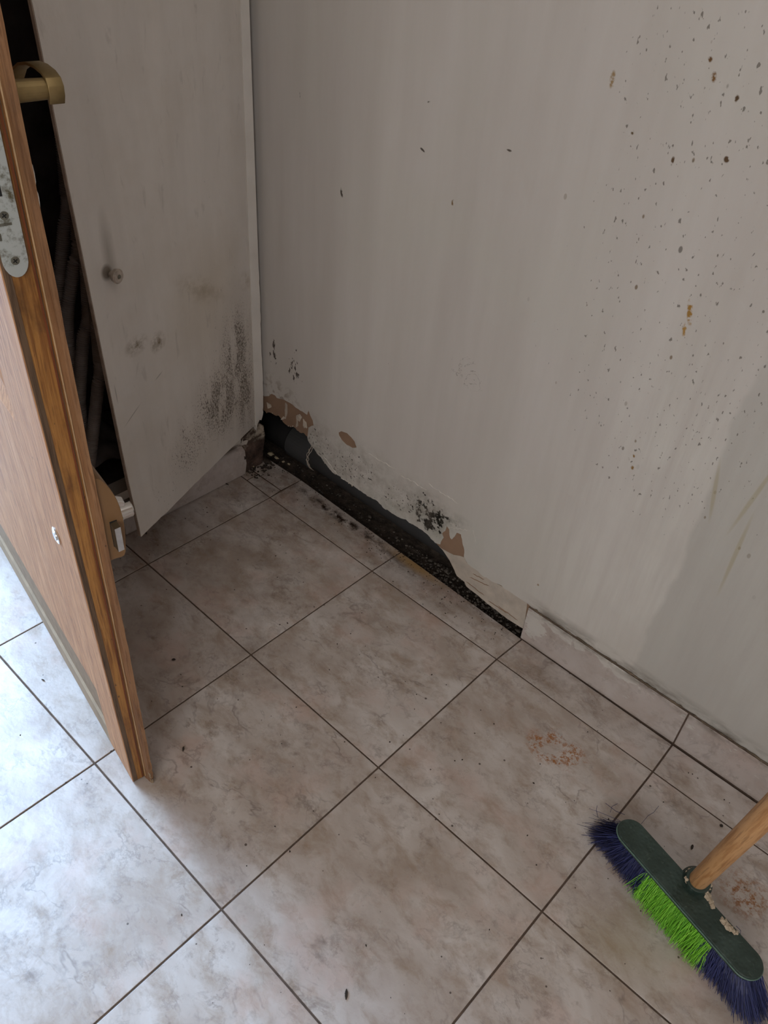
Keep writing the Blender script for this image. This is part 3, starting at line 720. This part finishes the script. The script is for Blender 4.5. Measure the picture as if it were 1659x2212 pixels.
o = mb.build('wall_light_seal', M_['cavity']); tag(o, kind='structure')  # unseen shell added round the room to stop sky light leaking in
mb = MB(); mb.box((-1.5, -8.2, 7.5), (9.2, 1.12, 7.6)); o = mb.build('ceiling', M_['room_paint']); tag(o, kind='structure')
mb = MB(); mb.box((-7.5, -4.6, -.2), (-1.46, -3.35, 7.0)); o = mb.build('wall_sky_blocker', M_['room_paint']); tag(o, kind='structure')  # unseen wall added outside to block sky light from one side
M_['yard'] = plain('pale yard paving', (.55, .56, .58), .9)
mb = MB(); mb.box((-16, -14, -.2), (-5.02, 8, -.05)); o = mb.build('path', M_['yard']); tag(o, kind='structure')

# ------------------------------------------------------------------ cupboard door hanging askew (door_2)
mb = MB(); bm = mb.bm; uvl = bm.loops.layers.uv.new('UVMap')
zs = [.37+i*(3.3-.37)/40 for i in range(41)]+[4, 5, 6.4]; us = [i/26*PW for i in range(27)]
def botz(u):
    z = .366+.006*noise.noise(Vector((u*22, 0, 0)))
    if u < .30: z += .006*((.30-u)/.30)**1.4+.010*noise.noise(Vector((u*60, 3, 0)))
    return z
front, back = [], []
TH = .022
for zi, z in enumerate(zs):
    f, b = [], []
    for u in us:
        dr = pan_dir(z); n = Vector((-dr.y, dr.x, 0))
        zz = botz(u) if zi == 0 else z
        if zi == 1: zz = max(z, botz(u)+.008)
        bend = .006*noise.noise(Vector((u*3, z*1.5, 5)))+(.012*math.exp(-((z-.4)/.25)**2)*(u/PW)**2)
        p = HINGE+dr*u+n*(bend+.016)+Vector((0, 0, zz))
        f.append((bm.verts.new(p), (u, zz))); b.append((bm.verts.new(p-n*TH), (u, zz)))
    front.append(f); back.append(b)
def quad(q):
    fc = bm.faces.new([x[0] for x in q])
    for lp, x in zip(fc.loops, q): lp[uvl].uv = x[1]
    return fc
for g in (front, back):
    for a, b in zip(g, g[1:]):
        for i in range(len(us)-1): quad((a[i], a[i+1], b[i+1], b[i])).smooth = True
for i in range(len(zs)-1):
    for k in (0, -1): quad((front[i][k], front[i+1][k], back[i+1][k], back[i][k]))
for i in range(len(us)-1):
    for k in (0, -1): quad((front[k][i], front[k][i+1], back[k][i+1], back[k][i]))
door2 = mb.build('door_2', M_['panel'])
es = door2.modifiers.new('split', 'EDGE_SPLIT'); es.split_angle = math.radians(35)
tag(door2, 'cream painted cupboard door hanging ajar, mouldy towards the corner', 'door', kind='structure')
# raw brownish edge strip
mb = MB(); e0 = []; e1 = []
for z in zs:
    dr = pan_dir(z); n = Vector((-dr.y, dr.x, 0)); u = PW+.0005
    bend = .006*noise.noise(Vector((PW*3, z*1.5, 5)))+.012*math.exp(-((z-.4)/.25)**2)
    p = HINGE+dr*u+n*(bend+.0135)+Vector((0, 0, z)); e0.append([p, p+dr*.003, p+dr*.003-n*(TH-.005), p-n*(TH-.005)])
for a, b in zip(e0, e0[1:]):
    mb.hexa(a, b)
M_['edge'] = plain('raw plywood edge', rgb('#a39283'), .8, var=.2, scale=20)
mb.build('edge_strip', M_['edge'], door2)
# round knob
ku, kz = pan_uv(232, 590); dr = pan_dir(kz); n = Vector((-dr.y, dr.x, 0)); base = HINGE+dr*ku+n*.018+Vector((0, 0, kz))
M_['knob'] = plain('worn plastic knob', rgb('#a89c90'), .45, var=.3, scale=40)
kb = MB().tube([base+n*t for t in (0, .02, .026, .046, .052, .052)], [.014, .014, .032, .036, .030, .020], 24).build('knob', M_['knob'], door2, smooth=False, bevel=.0015)
MB().tube([base+n*t for t in (.0515, .054)], [.011, .010], 16).build('knob_screw', M_['screw'], kb)

# corrugated conduits in the closet
def hose(pxs, x, lab, rad=.032, ext=3.4):
    P = [on_x(*p, x) for p in pxs]
    d0 = (P[0]-P[1]).normalized(); P = [P[0]+Vector((0, d0.y*.35, d0.z))*ext*t for t in (1, .75, .5, .25)]+P
    d1 = (P[-1]-P[-2]).normalized(); end = P[-1]
    while end.z > .36: end = end+d1*.12; end.z = max(end.z, .34); P.append(end.copy())
    Q = []
    for i in range(len(P)-1):   # Catmull-Rom
        p0, p1, p2, p3 = P[max(0, i-1)], P[i], P[i+1], P[min(len(P)-1, i+2)]
        m = max(2, int((p2-p1).length/.0028))
        for k in range(m):
            t = k/m; Q.append(.5*((2*p1)+(p2-p0)*t+(2*p0-5*p1+4*p2-p3)*t*t+(3*p1-p0-3*p2+p3)*t**3))
    L = 0; rads = []
    for i, q in enumerate(Q):
        if i: L += (q-Q[i-1]).length
        rads.append(rad*(1+.20*math.sin(L/.0125*2*PI)))
    b = Q[-1]; o = MB().tube(Q, rads, 12).build('corrugated_conduit', M_['hose'], smooth=True, base=b)
    tag(o, lab, 'conduit', 'corrugated conduits in the closet')
hose([(144,420),(139,490),(133,560),(128,620)], -.84, 'ribbed conduit reaching highest in the closet gap, nearest the wooden door')
hose([(168,520),(160,570),(153,620),(147,660),(146,710),(150,770)], -.72, 'ribbed conduit second from the top, crossing in front of the first')
hose([(190,660),(180,730),(175,800),(172,860),(174,900)], -.62, 'ribbed conduit in the middle of the closet gap, passing behind the wooden door low down')
hose([(215,780),(212,830),(204,905),(197,970),(192,1010)], -.52, 'lowest visible ribbed conduit, ending just above the dark cloth')
# crumpled dark cloth at the bottom of the closet
mb = MB(); n = 40; gv = []
for j in range(n+1):
    row = []
    for i in range(n+1):
        y = -1.25+i/n*.75; x = -1.2+j/n*.68
        h = .30+.34*math.exp(-((y+.92)/.30)**2-((x+.85)/.35)**2)
        z = h+.07*noise.noise(Vector((x*4, y*4, 1)))+.05*abs(noise.noise(Vector((x*9, y*6, 4))))
        row.append(mb.bm.verts.new((x, y, max(.305, z))))
    gv.append(row)
for j in range(n):
    for i in range(n): mb.bm.faces.new((gv[j][i], gv[j][i+1], gv[j+1][i+1], gv[j+1][i]))
o = mb.build('crumpled_cloth', M_['bag'], smooth=True, base=(-.85, -.9, .3)); tag(o, 'crumpled dark grey cloth on the closet floor below the conduits', 'cloth')

# ================================================================== ENTRANCE DOOR (door_1)
O = Vector((1.2255, -1.9226, 0)); DD = Vector((-.985, .172, 0)).normalized(); NN = Vector((.172, .985, 0)).normalized()
def D(s_, n_, z_): return O+DD*s_+NN*n_+Vector((0, 0, z_))
HT = 6.15; WD = 2.48
def taper(z): return -.038*min(1.15, z/2.585)
def dslab(mb, s0, s1, n0, n1, z0, z1, tp=False):
    """block in door coordinates; tp: its outer face follows the door's slight taper"""
    f0 = (lambda z: n0+taper(z)) if tp else (lambda z: n0)
    q = lambda z: [D(s0, f0(z), z), D(s1, f0(z), z), D(s1, n1, z), D(s0, n1, z)]
    return mb.hexa([tuple(p) for p in q(z0)], [tuple(p) for p in q(z1)])
door = empty('door_1', D(WD, .04, 0)); tag(door, 'open wooden entrance door seen along its lock edge, bleached outside and varnished on the edge', 'door', kind='structure')
ZB = .012
# core (edge visible), outer face skin with recessed panel and bottom recess
PS0, PS1, PZ0, PZ1 = .385, 2.15, 1.895, 5.7
BS0, BZ0, BZ1 = .262, .15, .45
FT = .024   # outer skin thickness
mb = MB(); dslab(mb, 0, WD, FT, .064, ZB, 2.97, True); dslab(mb, 0, WD, FT, .064, 2.97, HT, True); sub(mb, 'door_core', M_['wood_edge'], door)
mb = MB()
def skin_(s0, s1, z0, z1): 
    k = max(1, int((z1-z0)/.8))
    for i in range(k):
        a, b = z0+(z1-z0)*i/k, z0+(z1-z0)*(i+1)/k
        q = lambda z: [D(s0, taper(z), z), D(s1, taper(z), z), D(s1, taper(z)+FT, z), D(s0, taper(z)+FT, z)]
        mb.hexa([tuple(p) for p in q(a)], [tuple(p) for p in q(b)])
skin_(0, BS0, ZB, HT); skin_(BS0, PS0, BZ1, HT); skin_(PS0, PS1, BZ1, PZ0); skin_(PS1, WD, BZ1, HT); skin_(PS0, PS1, PZ1, HT)
sub(mb, 'outer_facing', M_['wood_out'], door)
mb = MB(); dslab(mb, BS0, WD, 0, FT, ZB, BZ0, True); dslab(mb, 0, .001, 0, .001, ZB, ZB+.01); sub(mb, 'bottom_rail', M_['base_rail'], door)
mb = MB(); dslab(mb, BS0, WD, FT*.55, FT+.001, BZ0, BZ1, True); sub(mb, 'weather_strip', M_['kick'], door)
# bevelled field of the recessed panel
mb = MB()
def pp(s_, z_, dn): return tuple(D(s_, taper(z_)+dn, z_))
o_ = [(PS0, PZ0), (PS1, PZ0), (PS1, PZ1), (PS0, PZ1)]; i_ = [(PS0+.07, PZ0+.07), (PS1-.07, PZ0+.07), (PS1-.07, PZ1-.07), (PS0+.07, PZ1-.07)]; k_ = [(PS0+.16, PZ0+.16), (PS1-.16, PZ0+.16), (PS1-.16, PZ1-.16), (PS0+.16, PZ1-.16)]
for a, b, da, db in ((o_, i_, .001, .020), (i_, k_, .020, .004)):
    for t in range(4):
        u, v = t, (t+1) % 4
        mb.face([pp(*a[u], da), pp(*a[v], da), pp(*b[v], db), pp(*b[u], db)])
mb.face([pp(*q, .004) for q in k_])
sub(mb, 'raised_panel', M_['wood_out'], door)
# dark groove near the outside, ridge, rebate lip on the room side
mb = MB(); q = lambda z: [D(-.0015, taper(z)+.004, z), D(.01, taper(z)+.004, z), D(.01, taper(z)+.0245, z), D(-.0015, taper(z)+.0245, z)]
for a, b in ((ZB, 1.5), (1.5, 2.97), (2.97, HT)): mb.hexa([tuple(p) for p in q(a)], [tuple(p) for p in q(b)])
sub(mb, 'edge_groove', M_['wood_groove'], door)
mb = MB(); dslab(mb, -.0012, .004, .047, .0535, ZB, HT); sub(mb, 'varnish_line', M_['red'], door)
mb = MB(); dslab(mb, -.0012, .004, .0545, .0565, ZB, HT); sub(mb, 'edge_groove', M_['wood_groove'], door)
rnd = random.Random(19); mb = MB(); n = 70
mb.tube([D(-.0125+rnd.uniform(-.0012, .0012), .0615, .03+(HT-.04)*(i/n)**1.5) for i in range(n+1)], .0030, 8); sub(mb, 'worn_ridge', M_['ridge'], door)
# lip with worn, chipped profile
mb = MB(); rnd = random.Random(21); n = 90; rings = []
for i in range(n+1):
    z = -.002+ (HT+.002)*(i/n)**1.6; ch = .006 if i < 3 else 0
    jx = rnd.uniform(0, .003)+ (.01*rnd.random() if z < .12 else 0)
    # chipped spot with pale putty beside the faceplate
    rings.append([mb.bm.verts.new(D(*a, z)) for a in ((.02, .060), (-.006, .0605), (-.0140, .0640), (-.0540+jx+ch, .0700), (-.0545+jx+ch, .0877-jx*.6), (.02, .0877))])
for a, b in zip(rings, rings[1:]):
    for k in range(6): mb.bm.faces.new((a[k], a[(k+1) % 6], b[(k+1) % 6], b[k]))
mb.bm.faces.new(rings[0][::-1]); mb.bm.faces.new(rings[-1])
sub(mb, 'rebate_lip', M_['wood_lip'], door)
mb = MB(); dslab(mb, .02, WD, .060, .0877, ZB, HT); sub(mb, 'inner_facing', M_['wood_lip'], door)
# putty blob on the lip
mb = MB(); mb.sphere(tuple(D(-.0465, .0855, 2.875)), .005, .004, .034, 2, .25); mb.sphere(tuple(D(-.0465, .0855, 2.81)), .005, .004, .022, 2, .25, 0, 4)
sub(mb, 'putty', M_['white_paint'], door)
# splinters at the foot of the lip
mb = MB(); rnd = random.Random(23)
for i in range(14):
    p = D(-.045+rnd.uniform(-.01, .012), .078+rnd.uniform(-.008, .01), .02+rnd.uniform(0, .08)); mb.sphere(tuple(p), rnd.uniform(.003, .007), rnd.uniform(.003, .006), rnd.uniform(.006, .016), 1, .4, 0, i)
sub(mb, 'frayed_foot', M_['kick'], door)
# mortise faceplate with screws and latch slot
fp_z = 2.592
def plate_pt(n_, z_, w_): return D(-.002-w_, n_, z_)
pc, pw = .0045, .0345
out = [(pc-pw, 3.35), (pc-pw, fp_z+.05)] + [(pc-pw*math.cos(a), fp_z+.05-.05*math.sin(a)) for a in [PI*k/12 for k in range(1, 12)]] + [(pc+pw, fp_z+.05), (pc+pw, 3.35)]
mb = MB(); mb.slab(out, lambda a, b, w_: tuple(plate_pt(a, b, w_)), .007)
fp = sub(mb, 'faceplate', M_['faceplate'], door, bevel=.001)
for zc, nc in ((2.640, .0035), (2.765, .0015)):
    c = D(-.009, nc, zc)
    sc = sub(MB().tube([c-DD*t for t in (0, .0015, .0018)], [.0115, .0115, .010], 20), 'screw', M_['screw'], fp)
    mb = MB(); up = Vector((0, 0, 1)); c2 = c-DD*.0019
    for a in (.5, .5+PI/2):
        d1 = NN*math.cos(a)+up*math.sin(a); d2 = NN*-math.sin(a)+up*math.cos(a)
        mb.hexa([tuple(c2+d1*i*.007+d2*j*.0016) for i, j in ((-1,-1),(1,-1),(1,1),(-1,1))], [tuple(c2+d1*i*.007+d2*j*.0016-DD*.0004) for i, j in ((-1,-1),(1,-1),(1,1),(-1,1))])
    sub(mb, 'screw_slot', M_['black'], sc)
mb = MB(); dslab(mb, -.0096, -.008, pc-.030, pc+.004, 2.815, 3.0); sub(mb, 'latch_slot', M_['black'], fp)
mb = MB(); dslab(mb, -.0100, -.008, pc-.035, pc+.012, 2.738, 2.745); dslab(mb, -.0100, -.008, pc-.035, pc-.022, 2.70, 2.72); sub(mb, 'scratch', M_['screw'], fp)
# keyhole rosette on the outer face
kc = D(.200, taper(1.475)-.001, 1.478)
mb = MB(); mb.tube([kc, kc-NN*.004, kc-NN*.006], [.036, .036, .032], 28); ro = sub(mb, 'key_rosette', M_['chrome'], door)
sub(MB().tube([kc-NN*.006, kc-NN*.010], [.020, .019], 20), 'lock_cylinder', M_['steel'], ro)
# brass lever on the room side: neck and flat curved grip
nk = D(-.005, .088, 3.058)
hd = sub(MB().tube([nk, nk+NN*.006, nk+NN*.0062, nk+NN*.085], [.034, .034, .027, .025], 24), 'lever_neck', M_['brass'], door, smooth=False, bevel=.002)
path = [(-.020, 3.026), (-.031, 3.046), (-.033, 3.068), (-.022, 3.083), (.008, 3.092), (.06, 3.095), (.12, 3.090), (.19, 3.074), (.25, 3.050), (.29, 3.020), (.31, 2.985)]
mb = MB(); TH2 = .008; rings = []
for i, (s_, z_) in enumerate(path):
    a, b = path[max(0, i-1)], path[min(len(path)-1, i+1)]; tx, ty = b[0]-a[0], b[1]-a[1]; l = math.hypot(tx, ty); nx_, ny_ = -ty/l*TH2/2, tx/l*TH2/2
    rings.append([mb.bm.verts.new(D(s_+nx_*k, n_, z_+ny_*k)) for k, n_ in ((-1, .167), (1, .167), (1, .207), (-1, .207))])
for a, b in zip(rings, rings[1:]):
    for k in range(4): mb.bm.faces.new((a[k], a[(k+1) % 4], b[(k+1) % 4], b[k]))
mb.bm.faces.new(rings[0][::-1]); mb.bm.faces.new(rings[-1])
sub(mb, 'lever_grip', M_['brass'], hd, smooth=True, bevel=.002)
# surface lock low on the room side
def edge_pt(u, v, s_):
    P = O+DD*s_; q = ray(u, v); p = CAM+q*((P-CAM).dot(DD)/q.dot(DD)); return ((p-O).dot(NN), p.z)
prof = [(.086, 1.862)]+[edge_pt(*q, -.042) for q in ((213,1035.5),(220,1038),(230,1046.7),(240,1058.7),(248,1071),(254,1082),(261,1100),(266,1118),(269.5,1138),(272,1165),(272,1192),(270,1199),(262,1204),(248,1208))]+[(.086, 1.478)]
mb = MB(); mb.slab(prof, lambda n_, z_, w_: tuple(D(-.042+w_, n_, z_)), .24)
rl = sub(mb, 'rim_lock', M_['bronze'], door, bevel=.006, seg=3); rl['label'] = 'bronze coloured surface lock'
mb = MB(); dslab(mb, -.0425, -.041, .111, .138, 1.540, 1.660); sub(mb, 'bolt_recess', M_['black'], rl)
def bolt(s0, s1, k):
    mb = MB(); q = ((.113+k, 1.543+k), (.136-k, 1.545+k), (.136-k, 1.655-k), (.113+k, 1.653-k))
    return mb.hexa([tuple(D(s0, *p)) for p in q], [tuple(D(s1, *p)) for p in q])
lb = sub(bolt(-.042, -.080, 0), 'lock_bolt', M_['bronze_d'], rl)
sub(bolt(-.0800, -.0812, .0006), 'bolt_end', M_['steel'], lb)
kc2 = D(.055, .150, 1.605)
cyl = sub(MB().tube([kc2, kc2+NN*.020, kc2+NN*.0205, kc2+NN*.030], [.052, .052, .044, .042], 32), 'knob_collar', M_['chrome'], rl)
sub(MB().tube([kc2+NN*.028, kc2+NN*.075, kc2+NN*.080], [.032, .031, .026], 28), 'thumb_knob', M_['chrome'], rl)
mb = MB(); mb.hexa([tuple(kc2+NN*.022+DD*a+Vector((0,0,b))) for a, b in ((-.012,.02),(.018,.02),(.018,.075),(-.012,.065))], [tuple(kc2+NN*.055+DD*a+Vector((0,0,b))) for a, b in ((-.012,.02),(.018,.02),(.018,.055),(-.012,.045))])
sub(mb, 'thumb_tab', M_['chrome'], rl, bevel=.004)
# hinge leaf at the far end, out of frame but holding the door
mb = MB(); dslab(mb, WD-.01, WD+.02, .06, .09, 1.0, 1.3); dslab(mb, WD-.01, WD+.02, .06, .09, 4.8, 5.1); sub(mb, 'hinge', M_['steel'], door)

# ================================================================== BROOM
BZ = .205
e1_, e2_ = Vector((3.118, -.515)), Vector((3.742, -.672))
AX = (e2_-e1_).normalized(); AN = Vector((-AX.y, AX.x)); LB = (e2_-e1_).length; BW = .066
def B(a, n_, z_): p = e1_+AX*a+AN*n_; return Vector((p.x, p.y, z_))
broom = empty('broom', B(LB/2, 0, 0)); tag(broom, 'broom with dark green head, navy and lime bristles and a round wooden handle', 'broom')
def stadium(rw, ext, n=14):
    o = [(LB+ext*0+rw*math.sin(a), -rw*math.cos(a)) for a in [PI*k/n for k in range(n+1)]]
    o += [(-rw*math.sin(a), rw*math.cos(a)) for a in [PI*k/n for k in range(n+1)]]
    return o
mb = MB(); s1, s0 = stadium(BW, 0), stadium(BW-.008, 0)
mb.hexa([tuple(B(*p, BZ-.045)) for p in s0], [tuple(B(*p, BZ-.004)) for p in s0]); sub(mb, 'head_block', M_['green'], broom, bevel=.003)
mb = MB(); mb.hexa([tuple(B(*p, BZ-.014)) for p in s1], [tuple(B(*p, BZ)) for p in s1]); hb = sub(mb, 'head_top', M_['green'], broom, bevel=.004, seg=3)
mb = MB(); rp = [B(p[0], p[1], BZ-.014) for p in stadium(BW+.0005, 0, 20)]; rp.append(rp[0]); mb.tube(rp, .0036, 6); sub(mb, 'head_rim', M_['rim'], broom)
# socket and handle
sk = on_z(1507, 1903, BZ+.02); tipq = Vector((3.4885, -.8437, 1.2567)); HD = (tipq-sk).normalized()
mb = MB(); mb.tube([sk-HD*.035, sk-HD*.01, sk+HD*.018, sk+HD*.022], [.070, .058, .052, .050], 32); sub(mb, 'socket', M_['green'], broom, smooth=False, bevel=.002)
mb = MB(); mb.tube([sk-HD*.02, sk+HD*.02, sk+HD*.03, sk+HD*3.85, sk+HD*3.9], [.036, .038, .040, .041, .03], 32); sub(mb, 'handle', M_['handle_wood'], broom, smooth=True)
mb = MB(); rnd = random.Random(31)
for i in range(22):
    a = rnd.uniform(-.4, 4.0); p = sk+Vector((math.cos(a), math.sin(a), 0))*.050+Vector((0, 0, rnd.uniform(-.004, .012))); mb.sphere(tuple(p), rnd.uniform(.008, .014), rnd.uniform(.006, .012), rnd.uniform(.004, .010), 1, .4, a, i)
for px, rr in (((1535,1945),.012),((1540,1958),.010),((1530,1938),.014),((1562,1992),.010),((1570,1998),.015),((1578,2006),.012),((1585,2012),.010),((1560,1985),.007),((1592,2014),.006)):
    q = on_z(*px, BZ+.002); mb.sphere(tuple(q), rr*1.3, rr, .006, 2, .5, -.8, px[0])
sub(mb, 'plaster_clump', M_['clump'], broom)
# bristles: tufts rooted in the block, flaring to the floor
def bristles(a0, a1, count, seed, flare0=0, flare1=0, th=.0011, nlean=-.018, ysp=1.0):
    rnd = random.Random(seed); mb = MB()
    for i in range(count):
        a = rnd.uniform(a0, a1); n_ = rnd.uniform(-.052, .052)
        r0 = B(a, n_, BZ-.04)
        ta = a+rnd.gauss(0, .022)
        # ends spread outwards
        e = (a-.06)/.22 if a < .28 else 0
        ta += flare0*max(0, 1-(a-a0)/.16)*rnd.uniform(.5, 1.1)+flare1*max(0, 1-(a1-a)/.16)*rnd.uniform(.5, 1.1)
        tn = n_*1.25+nlean+rnd.gauss(0, .016)
        tz = max(.001, rnd.gauss(.006, .008)); Lm = rnd.uniform(-.02, .02)
        r1 = B(ta, tn, tz)
        mid = r0.lerp(r1, .5)+Vector((0, 0, .010))-Vector((AN.x, AN.y, 0))*.012+Vector((rnd.gauss(0, .008), rnd.gauss(0, .008), 0))
        P = [r0.lerp(mid, t*2) if t < .5 else mid.lerp(r1, t*2-1) for t in (0, .5, 1)]
        q1 = r0.lerp(mid, .6); q2 = mid.lerp(r1, .5)
        mb.tube([r0, q1, q2, r1], [th, th, th, th*.7], 3, cap=False)
    return mb
sub(bristles(-.045, .19, 3000, 41, flare0=-.13, nlean=-.012), 'bristles', M_['navy'], broom)['label'] = 'navy bristles'
sub(bristles(.155, .525, 3600, 42, nlean=-.030), 'bristles', M_['lime'], broom)['label'] = 'lime green bristles'
sub(bristles(.50, LB+.045, 3000, 43, flare1=.14, nlean=-.012), 'bristles', M_['navy'], broom)['label'] = 'navy bristles'
# stray hairs
for pts, z in ((((1318,1755),(1322,1742),(1334,1736)), .1), (((1385,1780),(1400,1762),(1412,1755),(1423,1741)), .06), (((1350,1760),(1330,1752),(1308,1735)), .08), (((1292,1765),(1288,1750),(1290,1740)), .1), (((1585,2210),(1583,2180)), .02), (((1590,2000),(1600,2010),(1599,2020)), .2)):
    sub(MB().tube([on_z(*p, z) for p in pts], .0012, 4), 'stray_bristle', M_['navy'], broom)

# ================================================================== SMALL DEBRIS
M_['crumb'] = plain('dark crumb', (.035, .025, .018), .9, var=.4)
def bit(name, px, L, r_, ang, lab, cat):
    q = on_z(*px, .004); d1 = Vector((math.cos(ang), math.sin(ang), 0))
    o = MB().tube([q-d1*L, q-d1*L*.4+Vector((0, 0, .002)), q+d1*L*.4+Vector((0, 0, .003)), q+d1*L], [r_*.3, r_, r_, r_*.3], 6).build(name, M_['crumb'], base=(q.x, q.y, 0))
    tag(o, lab, cat)
bit('seed_husk', (375, 1425), .011, .006, .9, 'black seed husk on the shaded tile right of the wooden door', 'debris')
bit('twig_scrap', (490, 1046), .018, .004, .2, 'black scrap shaped like a twig below the snapped skirting', 'debris')
bit('twig_scrap', (93, 1469), .012, .003, .3, 'thin dark twig scrap on the bright tile left of the door', 'debris')
bit('dirt_crumb', (315, 1152), .010, .008, 0, 'dark crumb below the tip of the cupboard door', 'debris')
bit('leaf_scrap', (1495, 1830), .014, .006, 1.8, 'small brown leaf scrap between skirting and broom head', 'debris')
bit('leaf_scrap', (748, 2148), .020, .006, 2.3, 'dark red leaf scrap on the bright tile at the bottom of the floor', 'debris')
bit('seed_husk', (396, 1618), .014, .005, 2.4, 'dark husk on the shaded tile close to the foot of the wooden door', 'debris')
bit('dirt_crumb', (1558, 1784), .008, .007, 0, 'tiny dark crumb just left of the broom handle', 'debris')
mb = MB(); rnd = random.Random(51)
for i in range(420):
    if i < 260: x = rnd.uniform(-.33, 1.9); y = .28-.02*max(0, x)-abs(rnd.gauss(0, .10))
    else: x = rnd.uniform(-.3, 3.4); y = rnd.uniform(-2.2, .2)
    if y < -1.2 and x < 1.3 and -1.5 > y > -2.0: continue
    rr = rnd.uniform(.0012, .0035); mb.sphere((x, y, rr*.5), rr*rnd.uniform(1, 2), rr, rr*.6, 1, .3, rnd.uniform(0, 3), i)
for k in range(90):   # dirt spilled in the corner
    x = -.33+abs(rnd.gauss(0, .07)); y = .06+rnd.uniform(0, .2); rr = rnd.uniform(.002, .008); mb.sphere((x, y, rr*.4), rr*1.4, rr, rr*.7, 1, .4, rnd.uniform(0, 3), k)
o = mb.build('dirt_grains', M_['crumb']); tag(o, 'fine dark dirt grains strewn over the floor tiles', 'dirt', kind='stuff')
